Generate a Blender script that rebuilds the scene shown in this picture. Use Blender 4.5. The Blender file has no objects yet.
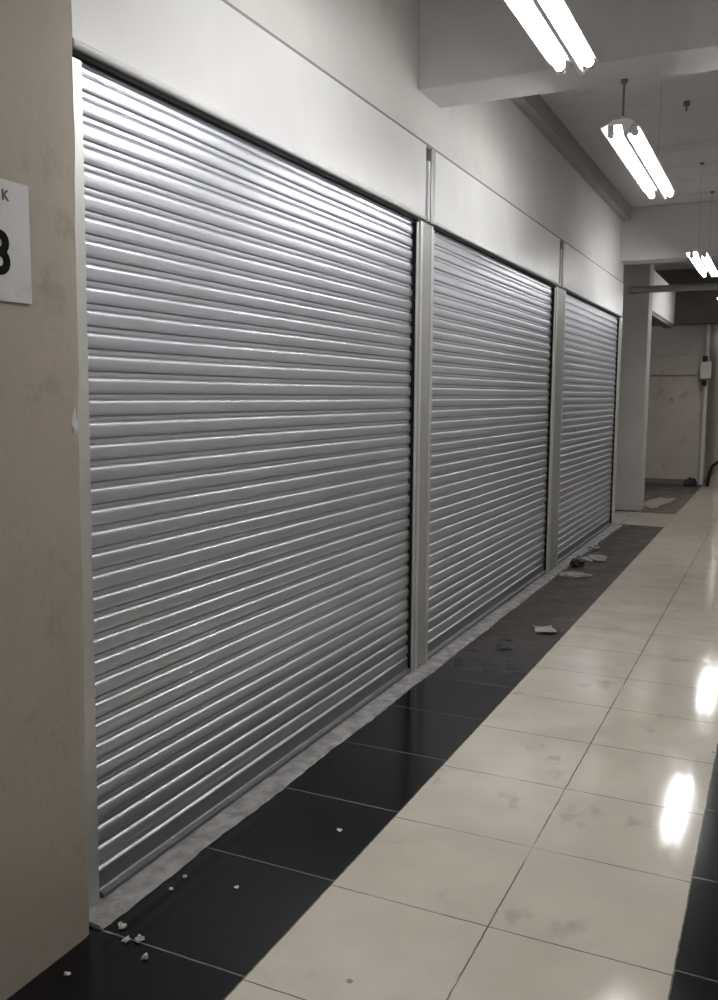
import bpy, bmesh, math, random
from mathutils import Vector, Matrix
random.seed(7)
scene = bpy.context.scene
COL = scene.collection
PI = math.pi

# ------------------------------------------------------------------ materials
def new_mat(name):
    m = bpy.data.materials.new(name)
    m.use_nodes = True
    nt = m.node_tree
    return m, nt, nt.nodes['Principled BSDF']

def mth(nt, op, a, b=None, c=None, clamp=False):
    n = nt.nodes.new('ShaderNodeMath'); n.operation = op; n.use_clamp = clamp
    for i, v in enumerate((a, b, c)):
        if v is None: continue
        if isinstance(v, (int, float)): n.inputs[i].default_value = v
        else: nt.links.new(v, n.inputs[i])
    return n.outputs[0]

def mix(nt, fac, a, b):
    n = nt.nodes.new('ShaderNodeMix'); n.data_type = 'RGBA'
    for sock, v in ((n.inputs[0], fac), (n.inputs[6], a), (n.inputs[7], b)):
        if isinstance(v, (int, float)): sock.default_value = v
        elif isinstance(v, tuple): sock.default_value = (*v, 1)
        else: nt.links.new(v, sock)
    return n.outputs[2]

def noise(nt, scale, detail=3, vec=None, rough=0.55, sx=None):
    if vec is None:
        tc = nt.nodes.new('ShaderNodeTexCoord'); vec = tc.outputs['Object']
    if sx:
        mp = nt.nodes.new('ShaderNodeMapping'); mp.inputs['Scale'].default_value = sx
        nt.links.new(vec, mp.inputs['Vector']); vec = mp.outputs[0]
    n = nt.nodes.new('ShaderNodeTexNoise')
    n.inputs['Scale'].default_value = scale; n.inputs['Detail'].default_value = detail
    n.inputs['Roughness'].default_value = rough
    nt.links.new(vec, n.inputs['Vector'])
    return n.outputs[0]

def ramp(nt, v, lo, hi):
    n = nt.nodes.new('ShaderNodeMapRange'); n.interpolation_type = 'SMOOTHSTEP'
    n.inputs[1].default_value = lo; n.inputs[2].default_value = hi
    nt.links.new(v, n.inputs[0]); return n.outputs[0]

def bump(nt, bs, h, dist, strength=1.0):
    b = nt.nodes.new('ShaderNodeBump'); b.inputs['Distance'].default_value = dist
    b.inputs['Strength'].default_value = strength
    nt.links.new(h, b.inputs['Height']); nt.links.new(b.outputs[0], bs.inputs['Normal'])

def paint(name, c1, c2, scale=2.0, rough=0.6, stain=None, stain_amt=0.5, bmp=0.002, spec=0.3):
    m, nt, bs = new_mat(name)
    col = mix(nt, ramp(nt, noise(nt, scale, 4), .35, .65), c1, c2)
    if stain:
        f = mth(nt, 'MULTIPLY', ramp(nt, noise(nt, scale*2.3, 6, rough=.65), .56, .74), stain_amt)
        col = mix(nt, f, col, stain)
    nt.links.new(col, bs.inputs['Base Color'])
    bs.inputs['Roughness'].default_value = rough
    bs.inputs['Specular IOR Level'].default_value = spec
    if bmp: bump(nt, bs, noise(nt, 40, 4), bmp, .5)
    return m

def metal(name, c, rough=.4, metallic=.85, var=.12, sx=None):
    m, nt, bs = new_mat(name)
    n = noise(nt, 6, 4, sx=sx)
    d = tuple(v*(1-var) for v in c)
    nt.links.new(mix(nt, n, c, d), bs.inputs['Base Color'])
    bs.inputs['Metallic'].default_value = metallic
    r = mth(nt, 'ADD', mth(nt, 'MULTIPLY', n, .12), rough-.06)
    nt.links.new(r, bs.inputs['Roughness'])
    return m

def plain(name, c, rough=.5, spec=.4):
    m, nt, bs = new_mat(name)
    n = noise(nt, 15, 3)
    nt.links.new(mix(nt, n, c, tuple(v*.82 for v in c)), bs.inputs['Base Color'])
    bs.inputs['Roughness'].default_value = rough
    bs.inputs['Specular IOR Level'].default_value = spec
    return m

LAMP_E = 46.0
M_pier = paint('beige_paint', (.40,.355,.30), (.365,.325,.27), 1.6, .65, (.20,.175,.12), .55, .003)
M_white = paint('white_plaster', (.70,.685,.66), (.64,.63,.61), 1.3, .6, (.5,.48,.46), .4, .002)
M_ceil = paint('grey_concrete_paint', (.66,.645,.64), (.61,.60,.595), .9, .75, (.40,.39,.40), .5, .003)
M_panel = paint('white_panel', (.78,.78,.77), (.74,.735,.74), 2.0, .38, None, 0, 0, .5)
M_right = paint('right_wall_paint', (.38,.37,.355), (.34,.33,.315), 1.2, .6)
M_far = paint('khaki_grey_paint', (.58,.54,.47), (.52,.48,.42), 1.4, .6, (.16,.15,.12), .6)
M_far2 = paint('grey_dado_paint', (.58,.56,.54), (.52,.50,.48), 1.4, .6)
M_fardark = paint('dark_grey_paint_and_shade', (.19,.18,.175), (.15,.14,.14), 1.4, .7)  # also carries the painted shade of the third beam
M_shut = metal('galvanised_slat', (.605,.622,.665), .36, .78, .10, (1,.15,6))
M_bar = metal('dull_bar', (.20,.20,.21), .5, .6)
M_rail = metal('pale_aluminium', (.66,.65,.62), .42, .55)
M_post = metal('grey_steel_paint', (.36,.365,.35), .5, .35, .1)
M_black = plain('gap_shade_black', (.012,.012,.012), .8, .2)  # puts the dark of slot and channel into the colour
M_sill = paint('rough_cement', (.36,.35,.345), (.22,.215,.21), 14, .9, (.16,.15,.14), .7, .012)
M_enamel = plain('white_enamel', (.88,.88,.88), .35)
M_socket = plain('white_plastic', (.75,.74,.72), .45)
M_rod = metal('grey_wire', (.22,.21,.21), .5, .6)
M_plate = paint('white_sign_paint', (.64,.63,.625), (.58,.57,.565), 9, .5, (.45,.41,.36), .4, 0)
M_ink = plain('black_paint', (.010,.009,.009), .85, .1)
M_inkgrey = plain('faded_grey_paint', (.10,.095,.105), .6)
M_crumb = paint('plaster_crumb', (.62,.6,.57), (.5,.48,.45), 30, .9, None, 0, 0)
M_paper = plain('dusty_paper', (.36,.33,.31), .8)
M_sheet = plain('pale_sheet', (.36,.31,.29), .8)
M_lump = plain('dark_plastic', (.03,.03,.028), .5)
M_hose = plain('black_hose', (.015,.015,.015), .5)
M_pipe = plain('grey_white_pipe', (.75,.74,.72), .45)
M_pipe2 = plain('dull_pipe', (.42,.40,.39), .6)
M_box = plain('ivory_box', (.8,.79,.74), .4)

def tube_mat():
    m, nt, bs = new_mat('lit_tube')
    bs.inputs['Base Color'].default_value = (.9,.9,.9,1)
    bs.inputs['Emission Color'].default_value = (1.0,.99,.985,1)
    bs.inputs['Emission Strength'].default_value = LAMP_E
    n = noise(nt, 3, 2)
    nt.links.new(mth(nt, 'ADD', mth(nt, 'MULTIPLY', n, .1), .2), bs.inputs['Roughness'])
    return m
M_tube = tube_mat()

def floor_mat():
    m, nt, bs = new_mat('tiled_floor')
    tc = nt.nodes.new('ShaderNodeTexCoord'); O = tc.outputs['Object']
    sp = nt.nodes.new('ShaderNodeSeparateXYZ'); nt.links.new(O, sp.inputs[0])
    x, y = sp.outputs[0], sp.outputs[1]
    A, Mi, B = .5953, 1.1128, 1.6303
    def between(v, lo, hi):
        return mth(nt, 'MULTIPLY', mth(nt, 'GREATER_THAN', v, lo), mth(nt, 'LESS_THAN', v, hi))
    white = mth(nt, 'MAXIMUM', between(x, A, B), mth(nt, 'MULTIPLY', mth(nt, 'LESS_THAN', x, A+.01), between(y, 11.20, 12.50)))
    wob = mth(nt, 'MULTIPLY', mth(nt, 'SUBTRACT', noise(nt, 24, 3, O), .5), .006)
    yw = mth(nt, 'ADD', y, wob); xw = mth(nt, 'ADD', x, wob)
    def lines(v, off, step, hw):
        f = mth(nt, 'DIVIDE', mth(nt, 'SUBTRACT', v, off - step/2), step)
        f = mth(nt, 'SUBTRACT', mth(nt, 'FRACT', f), .5)
        return mth(nt, 'LESS_THAN', mth(nt, 'ABSOLUTE', f), hw/step)
    gw = mth(nt, 'MAXIMUM', lines(yw, 2.4056, .5175, .0022), lines(xw, Mi, .5175, .0024))
    gb = mth(nt, 'MAXIMUM', lines(yw, 1.8998, .5315, .0032), lines(xw, A, .5175*2, .002))
    # cream tile: mottling, smudges, specks
    cw = mix(nt, ramp(nt, noise(nt, 3.2, 5, O), .3, .7), (.66,.615,.52), (.57,.53,.445))
    smf = mth(nt, 'MULTIPLY', ramp(nt, noise(nt, 5.5, 3, O, sx=(1,.7,1)), .60, .72), .40)
    cw = mix(nt, smf, cw, (.27,.24,.19))
    veil = mth(nt, 'MULTIPLY', ramp(nt, noise(nt, 1.1, 3, O), .45, .7), .30)
    cw = mix(nt, veil, cw, (.47,.44,.40))
    vo = nt.nodes.new('ShaderNodeTexVoronoi'); vo.inputs['Scale'].default_value = 3.1; nt.links.new(O, vo.inputs['Vector'])
    sf = mth(nt, 'MULTIPLY', mth(nt, 'LESS_THAN', mth(nt, 'ADD', vo.outputs['Distance'], mth(nt,'MULTIPLY', noise(nt, 30, 2, O), .06)), .062), mth(nt, 'MULTIPLY', mth(nt, 'LESS_THAN', y, 9.5), .75))
    cw = mix(nt, sf, cw, (.17,.14,.11))
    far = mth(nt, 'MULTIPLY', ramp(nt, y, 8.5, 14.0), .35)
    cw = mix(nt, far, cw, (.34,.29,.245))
    gf = mth(nt, 'MULTIPLY', gw, ramp(nt, noise(nt, 4, 2, O), .2, .55))
    cw = mix(nt, gf, cw, (.15,.12,.09))
    # black tile: dusty, dustier further along the passage
    cb = mix(nt, gb, (.006,.006,.0065), (.13,.125,.12))
    dn = noise(nt, 4.5, 6, O, .7)
    d1 = mth(nt, 'MULTIPLY', ramp(nt, y, 4.1, 6.2), ramp(nt, dn, .20, .62))
    sc = mth(nt, 'MULTIPLY', ramp(nt, noise(nt, 11, 6, O, .75), .60, .76), .22)
    dust = mth(nt, 'MAXIMUM', mth(nt, 'MULTIPLY', d1, .85), sc)
    dcol = mix(nt, ramp(nt, noise(nt, 2.3, 3, O), .38, .6), (.115,.095,.085), (.075,.062,.058))
    cb = mix(nt, dust, cb, dcol)
    cb = mix(nt, mth(nt, 'MULTIPLY', mth(nt, 'GREATER_THAN', y, 12.5), .9), cb, (.135,.105,.085))
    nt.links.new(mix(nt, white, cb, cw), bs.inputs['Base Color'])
    rw = mth(nt, 'ADD', mth(nt, 'MULTIPLY', noise(nt, 7, 4, O), .10), .045)
    rb = mth(nt, 'ADD', mth(nt, 'MULTIPLY', dust, .6), .16)
    rg = mth(nt, 'ADD', mth(nt, 'MULTIPLY', white, mth(nt, 'SUBTRACT', rw, rb)), rb)
    rg = mth(nt, 'ADD', rg, mth(nt, 'MULTIPLY', mth(nt, 'MAXIMUM', mth(nt,'MULTIPLY',white,smf), far), .35), clamp=True)
    nt.links.new(rg, bs.inputs['Roughness'])
    nt.links.new(mth(nt, 'ADD', mth(nt, 'MULTIPLY', white,   .30), .20), bs.inputs['Specular IOR Level'])
    g = mth(nt, 'ADD', mth(nt, 'MULTIPLY', white, mth(nt, 'SUBTRACT', gw, gb)), gb)
    h = mth(nt, 'SUBTRACT', mth(nt, 'MULTIPLY', noise(nt, 2.2, 2, O), .9), mth(nt, 'MULTIPLY', g, .6))
    bump(nt, bs, h, .0022, .6)
    return m
M_floor = floor_mat()

# ------------------------------------------------------------------ mesh helpers
def obj(name, bm, mat, parent=None, smooth=False, loc=None):
    me = bpy.data.meshes.new(name)
    bmesh.ops.recalc_face_normals(bm, faces=bm.faces)
    bm.to_mesh(me); bm.free()
    if smooth:
        for p in me.polygons: p.use_smooth = True
        if hasattr(me, 'set_sharp_from_angle'): me.set_sharp_from_angle(angle=math.radians(40))
    me.materials.append(mat)
    o = bpy.data.objects.new(name, me); COL.objects.link(o)
    if parent: o.parent = parent
    if loc: o.location = loc
    return o

def tag(o, label, cat, group=None):
    o['label'] = label; o['category'] = cat
    if group: o['group'] = group
    return o

def thing(name, label, cat, loc=(0,0,0), group=None):
    o = bpy.data.objects.new(name, None); COL.objects.link(o)
    o.empty_display_size = .1; o.location = loc
    return tag(o, label, cat, group)

def struct(name, bm, mat, parent=None, smooth=False):
    o = obj(name, bm, mat, parent, smooth)
    if parent is None: o['kind'] = 'structure'
    return o

def box(bm, a, b, bev=0.0, seg=2):
    a = Vector(a); b = Vector(b)
    mtx = Matrix.Translation((a+b)/2) @ Matrix.Diagonal((*[abs(v) for v in (b-a)], 1))
    r = bmesh.ops.create_cube(bm, size=1, matrix=mtx)
    if bev:
        es = list({e for v in r['verts'] for e in v.link_edges})
        bmesh.ops.bevel(bm, geom=es, offset=bev, segments=seg, affect='EDGES', profile=.6)
    return bm

def bx(a, b, bev=0.0, seg=2): return box(bmesh.new(), a, b, bev, seg)

def sweep(bm, pts, r, n=10, cap=True):
    pts = [Vector(p) for p in pts]; rings = []
    for i, p in enumerate(pts):
        t = (pts[min(i+1, len(pts)-1)] - pts[max(i-1, 0)]).normalized()
        ref = Vector((0,0,1)) if abs(t.z) < .9 else Vector((1,0,0))
        u = t.cross(ref).normalized(); w = t.cross(u)
        rr = r[i] if isinstance(r, (list, tuple)) else r
        rings.append([bm.verts.new(p + rr*(math.cos(2*PI*k/n)*u + math.sin(2*PI*k/n)*w)) for k in range(n)])
    for a, b in zip(rings, rings[1:]):
        for k in range(n): bm.faces.new((a[k], a[(k+1) % n], b[(k+1) % n], b[k]))
    if cap:
        bm.faces.new(rings[0][::-1]); bm.faces.new(rings[-1])
    return bm

def extrude_y(bm, prof, y0, y1, closed=True, nseg=1, jit=0.0, cap=True):
    """profile of (x, z) points swept along Y"""
    rows = []
    for i in range(nseg+1):
        y = y0 + (y1-y0)*i/nseg
        rows.append([bm.verts.new((px + (random.uniform(-jit, jit) if jit else 0), y, pz)) for px, pz in prof])
    n = len(prof)
    for a, b in zip(rows, rows[1:]):
        for k in range(n if closed else n-1):
            bm.faces.new((a[k], b[k], b[(k+1) % n], a[(k+1) % n]))
    if closed and cap:
        bm.faces.new(rows[0]); bm.faces.new(rows[-1][::-1])
    return bm

def lump_bm(size, seed, sub=2, rough=.35, flat=1.0):
    rnd = random.Random(seed); bm = bmesh.new()
    bmesh.ops.create_icosphere(bm, subdivisions=sub, radius=1)
    ph = [rnd.uniform(0, 6) for _ in range(6)]
    for v in bm.verts:
        c = v.co
        k = 1 + rough*(math.sin(3*c.x+ph[0])*math.sin(4*c.y+ph[1]) + .6*math.sin(7*c.z+ph[2]+c.x*5) + .3*rnd.uniform(-1, 1))
        v.co = Vector((c.x*size[0]*k, c.y*size[1]*k, max(c.z*size[2]*k*flat, -size[2]*.55)))
    zmin = min(v.co.z for v in bm.verts)
    for v in bm.verts: v.co.z -= zmin
    return bm

# ------------------------------------------------------------------ constants
CEIL = 3.72
YB, YF = -5.0, 26.0
XR = 2.2
H = 2.47            # underside of the shutter head
SILLX = .107

# ------------------------------------------------------------------ the setting
bm = bmesh.new(); box(bm, (-4.0, YB, -.12), (XR, YF, 0)); struct('floor', bm, M_floor)
bm = bmesh.new(); box(bm, (-4.0, YB, CEIL), (XR, YF, CEIL+.15)); struct('ceiling', bm, M_ceil)
struct('wall_right', bx((XR, YB, 0), (XR+.2, YF, CEIL)), M_right)
struct('wall_back', bx((-.5, YB-.2, 0), (XR, YB, CEIL)), M_right)
struct('wall_end', bx((-4, YF, 0), (XR, YF+.2, CEIL)), M_fardark)

# near pier of beige plaster: face with gentle waviness and a chipped far corner
bm = bmesh.new()
NZ = 60
rnd = random.Random(3)
y_end = 1.885
cols = [YB, -1.0, .5, 1.2, 1.5, 1.7, 1.80, 1.85, y_end]
edge = []
for k in range(NZ+1):
    z = CEIL*k/NZ
    j = .0025*math.sin(z*9) + rnd.uniform(-.0018, .0018)
    if 1.40 < z < 1.58: j -= .010*math.exp(-((z-1.47)/.05)**2)
    edge.append(j + .0145*z - .017)
grid = []
for k in range(NZ+1):
    z = CEIL*k/NZ; row = []
    for i, yy in enumerate(cols):
        yv = yy + (edge[k] if i == len(cols)-1 else 0)
        xv = .09 + .0015*math.sin(yy*5+z*2) - (.004 if i == len(cols)-1 else 0)
        row.append(bm.verts.new((xv, yv, z)))
    row.append(bm.verts.new((-.02, y_end+edge[k], z)))
    row.append(bm.verts.new((-.35, y_end+edge[k], z)))
    grid.append(row)
for a, b in zip(grid, grid[1:]):
    for i in range(len(a)-1): bm.faces.new((a[i], a[i+1], b[i+1], b[i]))
pier = struct('wall_left', bm, M_pier, None, True)
chip = obj('plaster_patch', lump_bm((.009, .017, .045), 5, 3, .25), M_plate, pier, True, (.083, 1.868, 1.44))

# upper wall over the shutters, and the block's hidden back
bm = bmesh.new()
box(bm, (-.30, 1.95, 2.88), (0, 11.22, CEIL))
box(bm, (-.60, 1.95, 0), (-.45, 11.22, CEIL))
box(bm, (-.45, 11.10, 0), (-.02, 11.22, 2.88))
struct('wall_upper_left', bm, M_white)

# transverse ceiling beams
for i, (y0, y1, z0, m) in enumerate([(4.55, 4.885, 3.13, M_ceil), (11.0, 11.36, 3.12, M_ceil), (16.55, 16.9, 2.80, M_fardark), (-2.1, -1.75, 3.13, M_ceil)]):  # third beam: its shade is put into the darker paint
    b = bmesh.new(); box(b, ((0 if i in (0, 3) else -4), y0, z0), (XR, y1, CEIL), .008)
    if i == 1:
        pass
    struct('beam_%d' % (i+1), b, m)

# next block beyond the cross passage
M_topstrip = paint('dark_strip_paint', (.36,.34,.34), (.31,.30,.30), 1.2, .7)
struct('trim_6', bx((0.0, 4.886, 3.57), (.09, 10.99, CEIL), .006), M_topstrip)  # dark grey strip along the top of the wall
struct('pillar_1', bx((-.50, 12.60, 0), (.12, 12.95, CEIL), .012), M_far2)
struct('wall_passage_left', bx((-4.1, 11.0, 0), (-4.0, 17.0, CEIL)), M_far)
struct('wall_recess_side', bx((-1.9, 12.95, 0), (-1.8, 16.9, CEIL)), M_far)
bm = bmesh.new(); box(bm, (-1.9, 16.9, 0), (.52, 17.2, 2.10)); box(bm, (.38, 17.2, 0), (.52, YF, CEIL))
far_wall = struct('wall_far', bm, M_far)
struct('wall_far_upper', bx((-1.9, 16.905, 2.10), (.52, 17.2, CEIL)), M_far2)
struct('trim_4', bx((-1.75, 16.84, 1.93), (.40, 16.90, 2.26), .01), M_far)
struct('baseboard_far', bx((-1.8, 16.87, 0), (.30, 16.90, .09), .004), M_fardark)

# cement sills under each shutter
def sill(n, y0, y1, seed):
    rnd = random.Random(seed); b = bmesh.new()
    N = int((y1-y0)/.035); rows = []
    for i in range(N+1):
        y = y0 + (y1-y0)*i/N
        w = SILLX + rnd.uniform(-.004, .003) + .004*math.sin(y*7)
        if n == 3: w += .03*max(0, math.sin(y*4.1+1))*rnd.uniform(.3, 1)
        hh = .010 + rnd.uniform(-.002, .002)
        prof = [(-.10, 0), (-.10, .005), (-.03, .005), (.02, .006), (w*.62, hh+rnd.uniform(-.002, .003)), (w-.010, hh+rnd.uniform(-.002, .003)), (w, .001)]
        rows.append([b.verts.new((px, y, pz)) for px, pz in prof])
    for a, c in zip(rows, rows[1:]):
        for k in range(len(a)-1): b.faces.new((a[k], c[k], c[k+1], a[k+1]))
    b.faces.new(rows[0]); b.faces.new(rows[-1][::-1])
    struct('trim_%d' % n, b, M_sill, None, True)
sill(1, 1.90, 4.63, 1); sill(2, 4.63, 7.93, 2); sill(3, 7.93, 11.10, 3)

# ------------------------------------------------------------------ roller shutters
PITCH = .0653; GZ0 = 2.388
def curtain_profile():
    pr = [(-.004, 2.52)]
    base = [(.0113, -.0165), (.0098, -.0140), (.0050, -.0100), (.0018, -.0090), (.0018, -.0068), (.0056, -.0058), (.0062, 0), (.0056, .0062), (.0024, .0076), (.0024, .0090), (.0108, .0118)]
    face = [(.0116, .014), (.0120, .024), (.0121, .0325), (.0120, .042)]
    # bottom to top
    out = []
    for k in range(35, -2, -1):
        gz = GZ0 - k*PITCH
        for px, pz in base: out.append((px, gz+pz))
        if k > -1:
            for px, pz in face: out.append((px, gz+pz))
    out.append((.0112, GZ0+PITCH+.0145)); out.append((.012, 2.486))
    return out

def shutter(label, y0, y1, seed, lean=0.0, near_w=.030):
    random.seed(seed)
    root = thing('roller_shutter', label, 'shutter', (0, (y0+y1)/2, 0), 'closed roller shutters along the passage')
    yc = (y0+y1)/2; a, b = y0-yc, y1-yc
    XC = -.030
    bm = bmesh.new()
    pr = [(px+XC, pz) for px, pz in curtain_profile()]
    # each slat slightly dished and wavy along its length
    nseg = max(10, int((y1-y0)/.22)); rows = []
    nz = len(pr)
    slat_j = [random.uniform(-.0006, .0006) for _ in range(60)]
    ys0, ys1 = a-.012, b-.006
    for i in range(nseg+1):
        y = ys0 + (ys1-ys0)*i/nseg
        row = []
        for px, pz in pr:
            k = int((pz+.01)/PITCH)
            w = .0009*math.sin(y*2.3+seed+pz*1.7) + slat_j[k]*math.sin(y*(1.5+k % 5*.6)+k)
            e = (.004*((k*7) % 3-1)) if i == nseg else 0
            e += lean*(1-pz/2.47)*(1-i/nseg)
            row.append(bm.verts.new((px+w, y+e, pz+.0006*math.sin(y*3+k))))
        rows.append(row)
    for r0, r1 in zip(rows, rows[1:]):
        for k in range(nz-1): bm.faces.new((r0[k], r1[k], r1[k+1], r0[k+1]))
    obj('slat_curtain', bm, M_shut, root, True)
    bm = bmesh.new()
    extrude_y(bm, [(XC-.010, .008), (XC+.034, .008), (XC+.036, .011), (XC+.036, .020), (XC+.034, .023), (XC+.020, .025), (XC+.014, .030), (XC+.012, .084), (XC+.008, .0865), (XC-.010, .0865)], a-.004, b-.006)
    obj('bottom_bar', bm, M_bar, root)
    # guide rails: a channel each side, open towards the curtain
    def rail(ya, yb, sgn):
        g = bmesh.new()
        box(g, (-.004, ya, .007), (.006, yb, 2.463), .002)              # front lip
        box(g, (-.086, ya if sgn < 0 else yb-.006, .007), (-.004, ya+.006 if sgn < 0 else yb, 2.463))
        box(g, (-.092, ya, .007), (-.086, yb, 2.463))
        for v in g.verts: v.co.y += (lean*(1-v.co.z/2.47) if sgn < 0 else 0)
        return obj('guide_rail', g, M_rail, root)
    r1 = rail(a-near_w, a+.004, -1)
    r2 = rail(b-.002, b+.020, 1)
    obj('channel_shade', bx((-.080, b-.003, .010), (-.001, b+.004, 2.462)), M_black, r2)  # black strip standing in for the shade inside the guide channel
    # solid black bar painting the dark inside the slot where the curtain rolls up
    obj('head_slot_shade', bx((-.090, a-.028, 2.4715), (.001, b+.018, 2.4875), .002), M_black, root)
    return root
S = [(2.026, 4.560), (4.808, 7.738), (8.138, 11.045)]
shutter('large nearest closed silver roller shutter beside the beige pier', *S[0], 11, -.026, .055)
shutter('middle closed silver roller shutter between the two grey steel posts', *S[1], 23)
shutter('farthest narrow-looking closed silver roller shutter at the end of the row', *S[2], 37)

# grey steel posts between the shutters
def post(label, y0, y1, plate0):
    root = thing('steel_post', label, 'post', (0, (y0+y1)/2, 0), 'grey posts between the shutters')
    yc = (y0+y1)/2
    obj('post_body', bx((-.09, y0-yc, 0.013), (.012, y1-yc, 2.478), .004), M_post, root)
    obj('edge_strip', bx((-.05, y0-yc-.030, .013), (.016, y0-yc+.004, 2.474), .003), M_rail, root)
    obj('edge_strip', bx((-.05, y1-yc-.004, .013), (.016, y1-yc+.026, 2.474), .003), M_rail, root)
    up = bmesh.new()
    extrude_pts = [(-.01, y0-yc+.085), (.026, y0-yc+.085), (.030, y0-yc+.095), (.030, y0-yc+.135), (.026, y0-yc+.145), (-.01, y0-yc+.145)]
    lo = [up.verts.new((p, q, 2.478)) for p, q in extrude_pts]; hi = [up.verts.new((p, q, 2.868)) for p, q in extrude_pts]
    for k in range(6): up.faces.new((lo[k], lo[(k+1) % 6], hi[(k+1) % 6], hi[k]))
    up.faces.new(lo[::-1]); up.faces.new(hi)
    obj('upper_strip', up, M_post, root)
    g = bmesh.new()
    box(g, (.0, y0-yc+.055, 2.485), (.022, y0-yc+.083, 2.80), .003)
    obj('upper_edge_strip', g, M_panel, root)
    return root
post('wide grey steel post between the nearest and the middle shutter', 4.612, 4.746, True)
post('slimmer-looking grey steel post between the middle and the farthest shutter', 7.792, 8.080, True)
root = thing('end_post', 'pale slim jamb post at the far end of the shutter row', 'post', (0, 11.08, 0))
obj('post_body', bx((-.018, -.012, .013), (.014, .115, 2.478), .004), M_rail, root)

# white fascia boards above the shutters
def fascia(label, y0, y1):
    yc = (y0+y1)/2
    root = thing('fascia_panel', label, 'panel', (0, yc, 2.49), 'white fascia boards over the shutters')
    g = bmesh.new(); box(g, (-.008, y0-yc, .0), (.012, y1-yc, .388), .003)
    # slightly ragged upper edge where the plaster crack runs
    obj('board', g, M_panel, root)
    lip = bmesh.new()
    pr = [(.007+.012*math.cos(t*PI/8-PI/2), .010+.012*math.sin(t*PI/8-PI/2)) for t in range(0, 9)] + [(-.008, .024), (-.008, -.002)]
    extrude_y(lip, pr, y0-yc, y1-yc)
    obj('bottom_lip', lip, M_panel, root, True)
    return root
fascia('white fascia board over the nearest shutter, next to the beige pier', 1.988, 4.655)
fascia('white fascia board over the middle shutter', 4.775, 7.83)
fascia('white fascia board over the farthest shutter', 7.95, 11.18)
# crack / joint line between boards and wall above
g = bmesh.new(); box(g, (-.03, 1.99, 2.872), (.004, 11.18, 2.895)); struct('trim_5', g, plain('dark_joint', (.30,.28,.27), .8))

# fascia of the next block
root = thing('fascia_panel', 'distant white fascia board of the next block beyond the passage', 'panel', (.1, 14.3, 2.73))
obj('board', bx((-.12, -1.34, 0), (0, 1.5, .55), .006), M_panel, root)
obj('underside_frame', bx((-.16, -1.34, -.05), (-.02, 1.5, -.002), .004), M_fardark, root)

# ------------------------------------------------------------------ fluorescent lights
def copy_tree(o, parent=None):
    c = o.copy(); COL.objects.link(c); c.parent = parent
    for ch in list(o.children): copy_tree(ch, c)
    return c

def make_light(label, y0, length, rods, x=1.0):
    yc = y0 + length/2; L = length/2; z = 2.85
    root = thing('fluorescent_light', label, 'ceiling light', (x, yc, z), 'hanging twin-tube lights along the passage')
    g = bmesh.new()
    # reflector body: shallow double trough with a ridge in the middle
    top = [(-.100, .046), (-.060, .062), (-.034, .075), (.034, .075), (.060, .062), (.094, .030)]
    bot = [(.091, .026), (.076, .044), (.058, .044), (.036, -.010), (.018, -.010), (.006, .046), (-.060, .052), (-.099, .042)]
    extrude_y(g, top+bot, -L, L)
    obj('reflector', g, M_enamel, root)
    for sx in (-.050, .066):
        t = bmesh.new(); sweep(t, [(sx, -L+.05, .016), (sx, L-.05, .016)], .0185, 14)
        tb = obj('tube', t, M_tube, root, True)
        for e in (-1, 1):
            c = bmesh.new(); sweep(c, [(sx, e*(L-.056), .016), (sx, e*(L-.03), .016)], .0192, 14)
            obj('end_cap', c, M_rod, tb, True)
            h = bmesh.new(); box(h, (sx-.015, e*(L-.022)-.011, -.004), (sx+.015, e*(L-.022)+.011, .050), .004)
            obj('tube_holder', h, M_socket, root)
    for (ry, rz, rr) in rods:
        r = bmesh.new(); sweep(r, [(.0, ry-yc, .07), (.0, ry-yc, rz-z)], rr, 8)
        ro = obj('hanging_rod', r, M_rod, root, True)
        k = bmesh.new(); sweep(k, [(.0, ry-yc, rz-z-.018), (0, ry-yc, rz-z-.001)], .018, 12)
        obj('ceiling_rose', k, M_rod, ro, True)
        k = bmesh.new(); sweep(k, [(.0, ry-yc, .072), (0, ry-yc, .10)], .012, 10)
        obj('clamp', k, M_socket, ro, True)
    return root
make_light('nearest hanging twin-tube light, cut off by the top of the photo', 2.20, 1.62, [(2.5, CEIL, .004), (3.0, CEIL, .004)], .975)
make_light('second hanging twin-tube light, just past the first ceiling beam', 4.77, 1.62, [(4.83, 3.13, .006), (6.2, CEIL, .001)])
make_light('third hanging twin-tube light, small and at the right edge of the photo', 9.12, 1.56, [(9.2, CEIL, .001), (10.5, CEIL, .001)])
make_light('farthest hanging twin-tube light beyond the cross passage', 13.35, 1.62, [(13.5, CEIL, .001), (14.8, CEIL, .001)])

# hook left in the ceiling
make_light('added twin-tube fill light, unseen behind the camera', -2.0, 1.64, [(-1.3, CEIL, .004), (-.6, CEIL, .004)])  # added lamp out of view, fills the pier and near shutter

make_light('added unseen twin-tube fill light, deep in the passage beyond the far wall end', 21.5, 1.62, [(21.7, CEIL, .001), (22.9, CEIL, .001)])  # added lamp out of view, lifts the dark far end
k = bmesh.new(); sweep(k, [(1.04, 7.3, CEIL), (1.04, 7.3, CEIL-.03)], .022, 12); sweep(k, [(1.04, 7.3, CEIL-.025), (1.04, 7.3, CEIL-.07)], .006, 8)
tag(obj('ceiling_hook', k, M_rod, None, True), 'small dark bolt in the ceiling right of the second light', 'hook')

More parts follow.
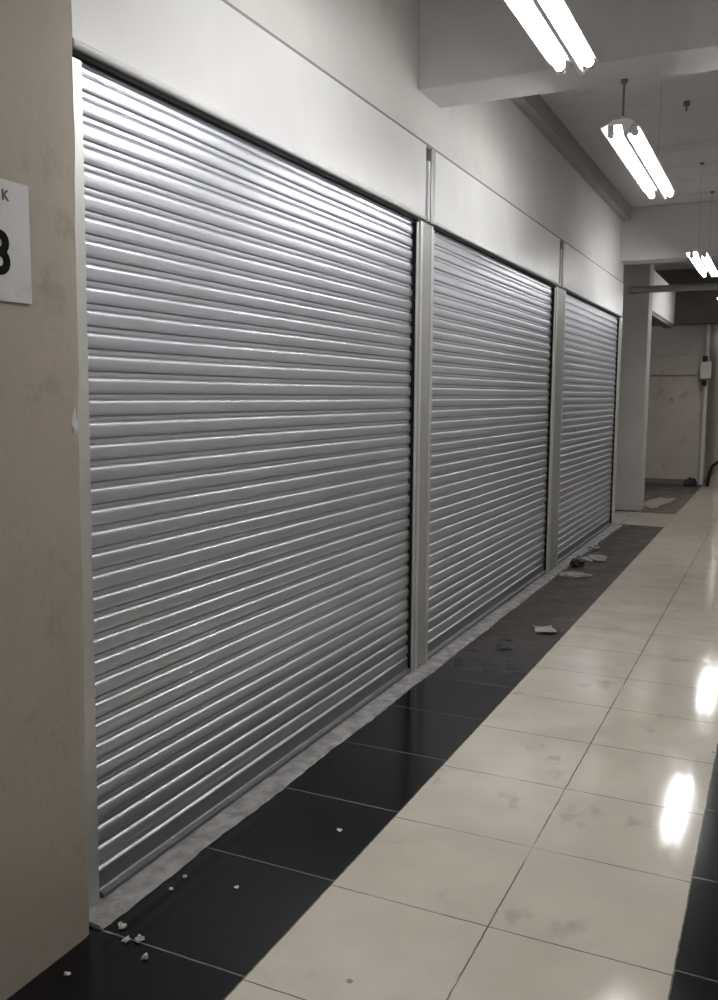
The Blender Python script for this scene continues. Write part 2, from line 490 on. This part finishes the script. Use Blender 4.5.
# ------------------------------------------------------------------ number plate on the pier
root = thing('number_plate', 'white painted number plate on the beige pier, cut by the left photo edge', 'sign', (.0915, 1.64, 1.77))
g = bmesh.new(); box(g, (-.0005, -.085, 0), (.004, .086, .288), .0015); 
obj('plate', g, M_plate, root)
def letter(ch, size, yr, z, mat, name):
    cu = bpy.data.curves.new(name, 'FONT'); cu.body = ch; cu.size = size; cu.extrude = .0006
    cu.align_x = 'RIGHT'; cu.offset = size*.028
    tmp = bpy.data.objects.new('tmp', cu); COL.objects.link(tmp)
    dg = bpy.context.evaluated_depsgraph_get()
    me = bpy.data.meshes.new_from_object(tmp.evaluated_get(dg))
    bpy.data.objects.remove(tmp)
    me.materials.clear(); me.materials.append(mat); me.name = name
    o = bpy.data.objects.new(name, me); COL.objects.link(o); o.parent = root
    o.rotation_euler = (PI/2, 0, PI/2); o.location = (.0046, yr, z)
    return o
letter('K', .034, .021, .240, M_inkgrey, 'letter')['label'] = 'small faded grey letter K'
letter('3', .143, .025, .066, M_ink, 'digit')['label'] = 'large black digit'

# ------------------------------------------------------------------ debris on the floor
spots = [(.302, 1.849, .008, .007, 'tiny white plaster crumb on black tile, nearest the camera'),
         (.236, 1.905, .012, .009, 'largest white plaster crumb lying on the grout line by the pier'),
         (.205, 1.888, .009, .007, 'white plaster crumb on the grout line, beside the largest crumb'),
         (.150, 1.935, .010, .008, 'flat white plaster crumb against the cement sill by the pier foot'),
         (.160, 1.70, .007, .004, 'dull grey plaster crumb left of the others below the pier'),
         (.155, 2.16, .006, .004, 'small grey plaster crumb beside the sill, past the pier crumbs'),
         (.150, 2.24, .006, .005, 'small grey plaster crumb beside the sill, second past the pier crumbs'),
         (.335, 2.26, .006, .004, 'tiny grey plaster crumb out on the first black tile'),
         (.46, 2.74, .009, .003, 'flat grey plaster flake on the second black tile')]
for i, (x, y, s, hgt, lab) in enumerate(spots):
    o = obj('plaster_crumb', lump_bm((s, s*1.2, hgt), 40+i, 2, .4), M_crumb, None, False, (x, y, 0.0005))
    o.rotation_euler = (0, 0, i*1.3)
    tag(o, lab, 'rubble', 'plaster crumbs on the black tiles')

def sheet(w, d, seed, amp):
    rnd = random.Random(seed); b = bmesh.new(); N = 8; th = .002
    pts = [[None]*(N+1) for _ in range(N+1)]
    ph = [rnd.uniform(0, 6) for _ in range(4)]
    for layer in (0, 1):
        for i in range(N+1):
            for j in range(N+1):
                u, v = i/N-.5, j/N-.5
                z = amp*(1+math.sin(5*u+ph[0])*math.cos(4*v+ph[1])) + th*layer + .001
                pts[i][j] = b.verts.new((u*w*(1+.12*math.sin(v*9+ph[2])), v*d*(1+.12*math.sin(u*8+ph[3])), z))
        for i in range(N):
            for j in range(N):
                b.faces.new((pts[i][j], pts[i+1][j], pts[i+1][j+1], pts[i][j+1]))
    return b
o = obj('paper_scrap', sheet(.13, .17, 4, .012), M_paper, None, True, (.46, 5.80, 0)); o.rotation_euler = (0, 0, .5)
tag(o, 'pale scrap of paper on the dusty dark floor before the middle shutter', 'litter')
o = obj('flat_sheet', sheet(.30, 1.3, 9, .006), M_sheet, None, True, (.20, 13.75, 0)); o.rotation_euler = (0, 0, -.12)
tag(o, 'pale flat sheet lying on the brown floor beside the far grey pillar', 'litter')
o = obj('dark_lump', lump_bm((.055, .075, .055), 77, 3, .22), M_lump, None, True, (.175, 8.22, 0.0))
tag(o, 'small dark round lump on the floor at the foot of the second post', 'litter')
heap = [(.26, 8.66, .10, .16, .018, 'low grey rubble heap just right of the dark lump'),
        (.14, 9.2, .05, .11, .035, 'crumbled cement lump on the sill of the farthest shutter'),
        (.24, 7.75, .12, .12, .012, 'low dusty rubble patch in front of the second post'),
        (.33, 5.3, .05, .06, .010, 'small dark rubble bit before the middle shutter, near the first post')]
for i, (x, y, sx, sy, hz, lab) in enumerate(heap):
    o = obj('rubble_heap', lump_bm((sx, sy, hz), 90+i, 3, .3), M_sill if i < 3 else M_lump, None, True, (x, y, 0.0))
    tag(o, lab, 'rubble', 'rubble along the foot of the shutters')

# ------------------------------------------------------------------ pipes and fittings at the far end
root = thing('overhead_pipe', 'dull horizontal pipe crossing the passage high up in front of the distant fascia', 'pipe', (0, 12.52, 2.955))
g = bmesh.new(); sweep(g, [(-.10, 0, 0), (2.2, 0, .0)], .045, 12); obj('pipe_run', g, M_pipe2, root, True)
for px in (-.07, 1.0):
    g = bmesh.new(); sweep(g, [(px-.012, 0, 0), (px+.012, 0, 0)], .053, 12); cl = obj('pipe_collar', g, M_pipe2, root, True)
g = bmesh.new(); sweep(g, [(.0, 0, 0), (.0, .085, 0)], .014, 8); obj('bracket', g, M_pipe2, root, True)

root = thing('vertical_pipe', 'pale upright pipe at the end of the far wall', 'pipe', (.56, 16.80, 0))
g = bmesh.new(); sweep(g, [(.0, 0, .02), (.0, 0, 3.0)], .040, 12); obj('pipe_run', g, M_pipe, root, True)
g = bmesh.new(); sweep(g, [(-.13, 0, 3.03), (.06, 0, 3.03)], .045, 12); obj('pipe_elbow', g, M_pipe, root, True)
root = thing('switch_box', 'small bright white box mounted on the upright pipe', 'electrical box', (.56, 16.732, 1.87))
g = bmesh.new(); box(g, (-.09, -.06, 0), (.09, .025, .29), .012); obj('box_body', g, M_box, root)
for zz in (-.075, .33):
    g = bmesh.new(); sweep(g, [(-.02, -.02, zz-.05), (-.02, -.02, zz+.05)], .044, 10); obj('cable_gland', g, M_hose, root, True)
pts = [(.57+.10*math.sin(t*.35), 16.6+.14*t, .02+.55*(t/8)**1.5 if t < 9 else .6) for t in range(0, 9)]
pts = [(.68, 16.6, .03), (.68, 16.72, .10), (.69, 16.9, .22), (.72, 17.05, .33), (.80, 17.25, .40), (.90, 17.5, .42), (1.0, 17.8, .36), (1.1, 18.1, .2), (1.15, 18.3, .03)]
g = bmesh.new(); sweep(g, pts, .03, 10)
tag(obj('hose', g, M_hose, None, True), 'black hose arching off the floor at the far wall end', 'hose')
g = lump_bm((.10, .12, .10), 301, 3, .25)
tag(obj('dark_bundle', g, M_lump, None, True, (.40, 16.62, 0)), 'dark bundle at the foot of the upright pipe', 'litter')

# ------------------------------------------------------------------ camera
cam = bpy.data.cameras.new('camera'); co = bpy.data.objects.new('camera', cam); COL.objects.link(co)
yaw, pitch, roll, f = -0.4397, 0.1165, 0.0063, 897.66
F = Vector((math.sin(yaw)*math.cos(pitch), math.cos(yaw)*math.cos(pitch), -math.sin(pitch)))
R = Vector((math.cos(yaw), -math.sin(yaw), 0)); U = R.cross(F)
c, s = math.cos(roll), math.sin(roll)
R2 = c*R + s*U; U2 = -s*R + c*U
mw = Matrix((( R2.x, U2.x, -F.x, 1.8166), (R2.y, U2.y, -F.y, 0), (R2.z, U2.z, -F.z, 1.55), (0, 0, 0, 1)))
co.matrix_world = mw
cam.sensor_fit = 'VERTICAL'; cam.sensor_height = 36.0; cam.lens = 36.0*f/1000.0
cam.clip_start = .02; cam.clip_end = 100
scene.camera = co

# ------------------------------------------------------------------ world and colour
w = bpy.data.worlds.new('world'); scene.world = w; w.use_nodes = True
w.node_tree.nodes['Background'].inputs[0].default_value = (.02, .02, .02, 1)
scene.view_settings.view_transform = 'Standard'; scene.view_settings.look = 'None'
scene.view_settings.gamma = 1; scene.view_settings.use_curve_mapping = False
scene.view_settings.exposure = 0.25
scene.cycles.max_bounces = 8; scene.cycles.diffuse_bounces = 5
scene.cycles.use_denoising = True
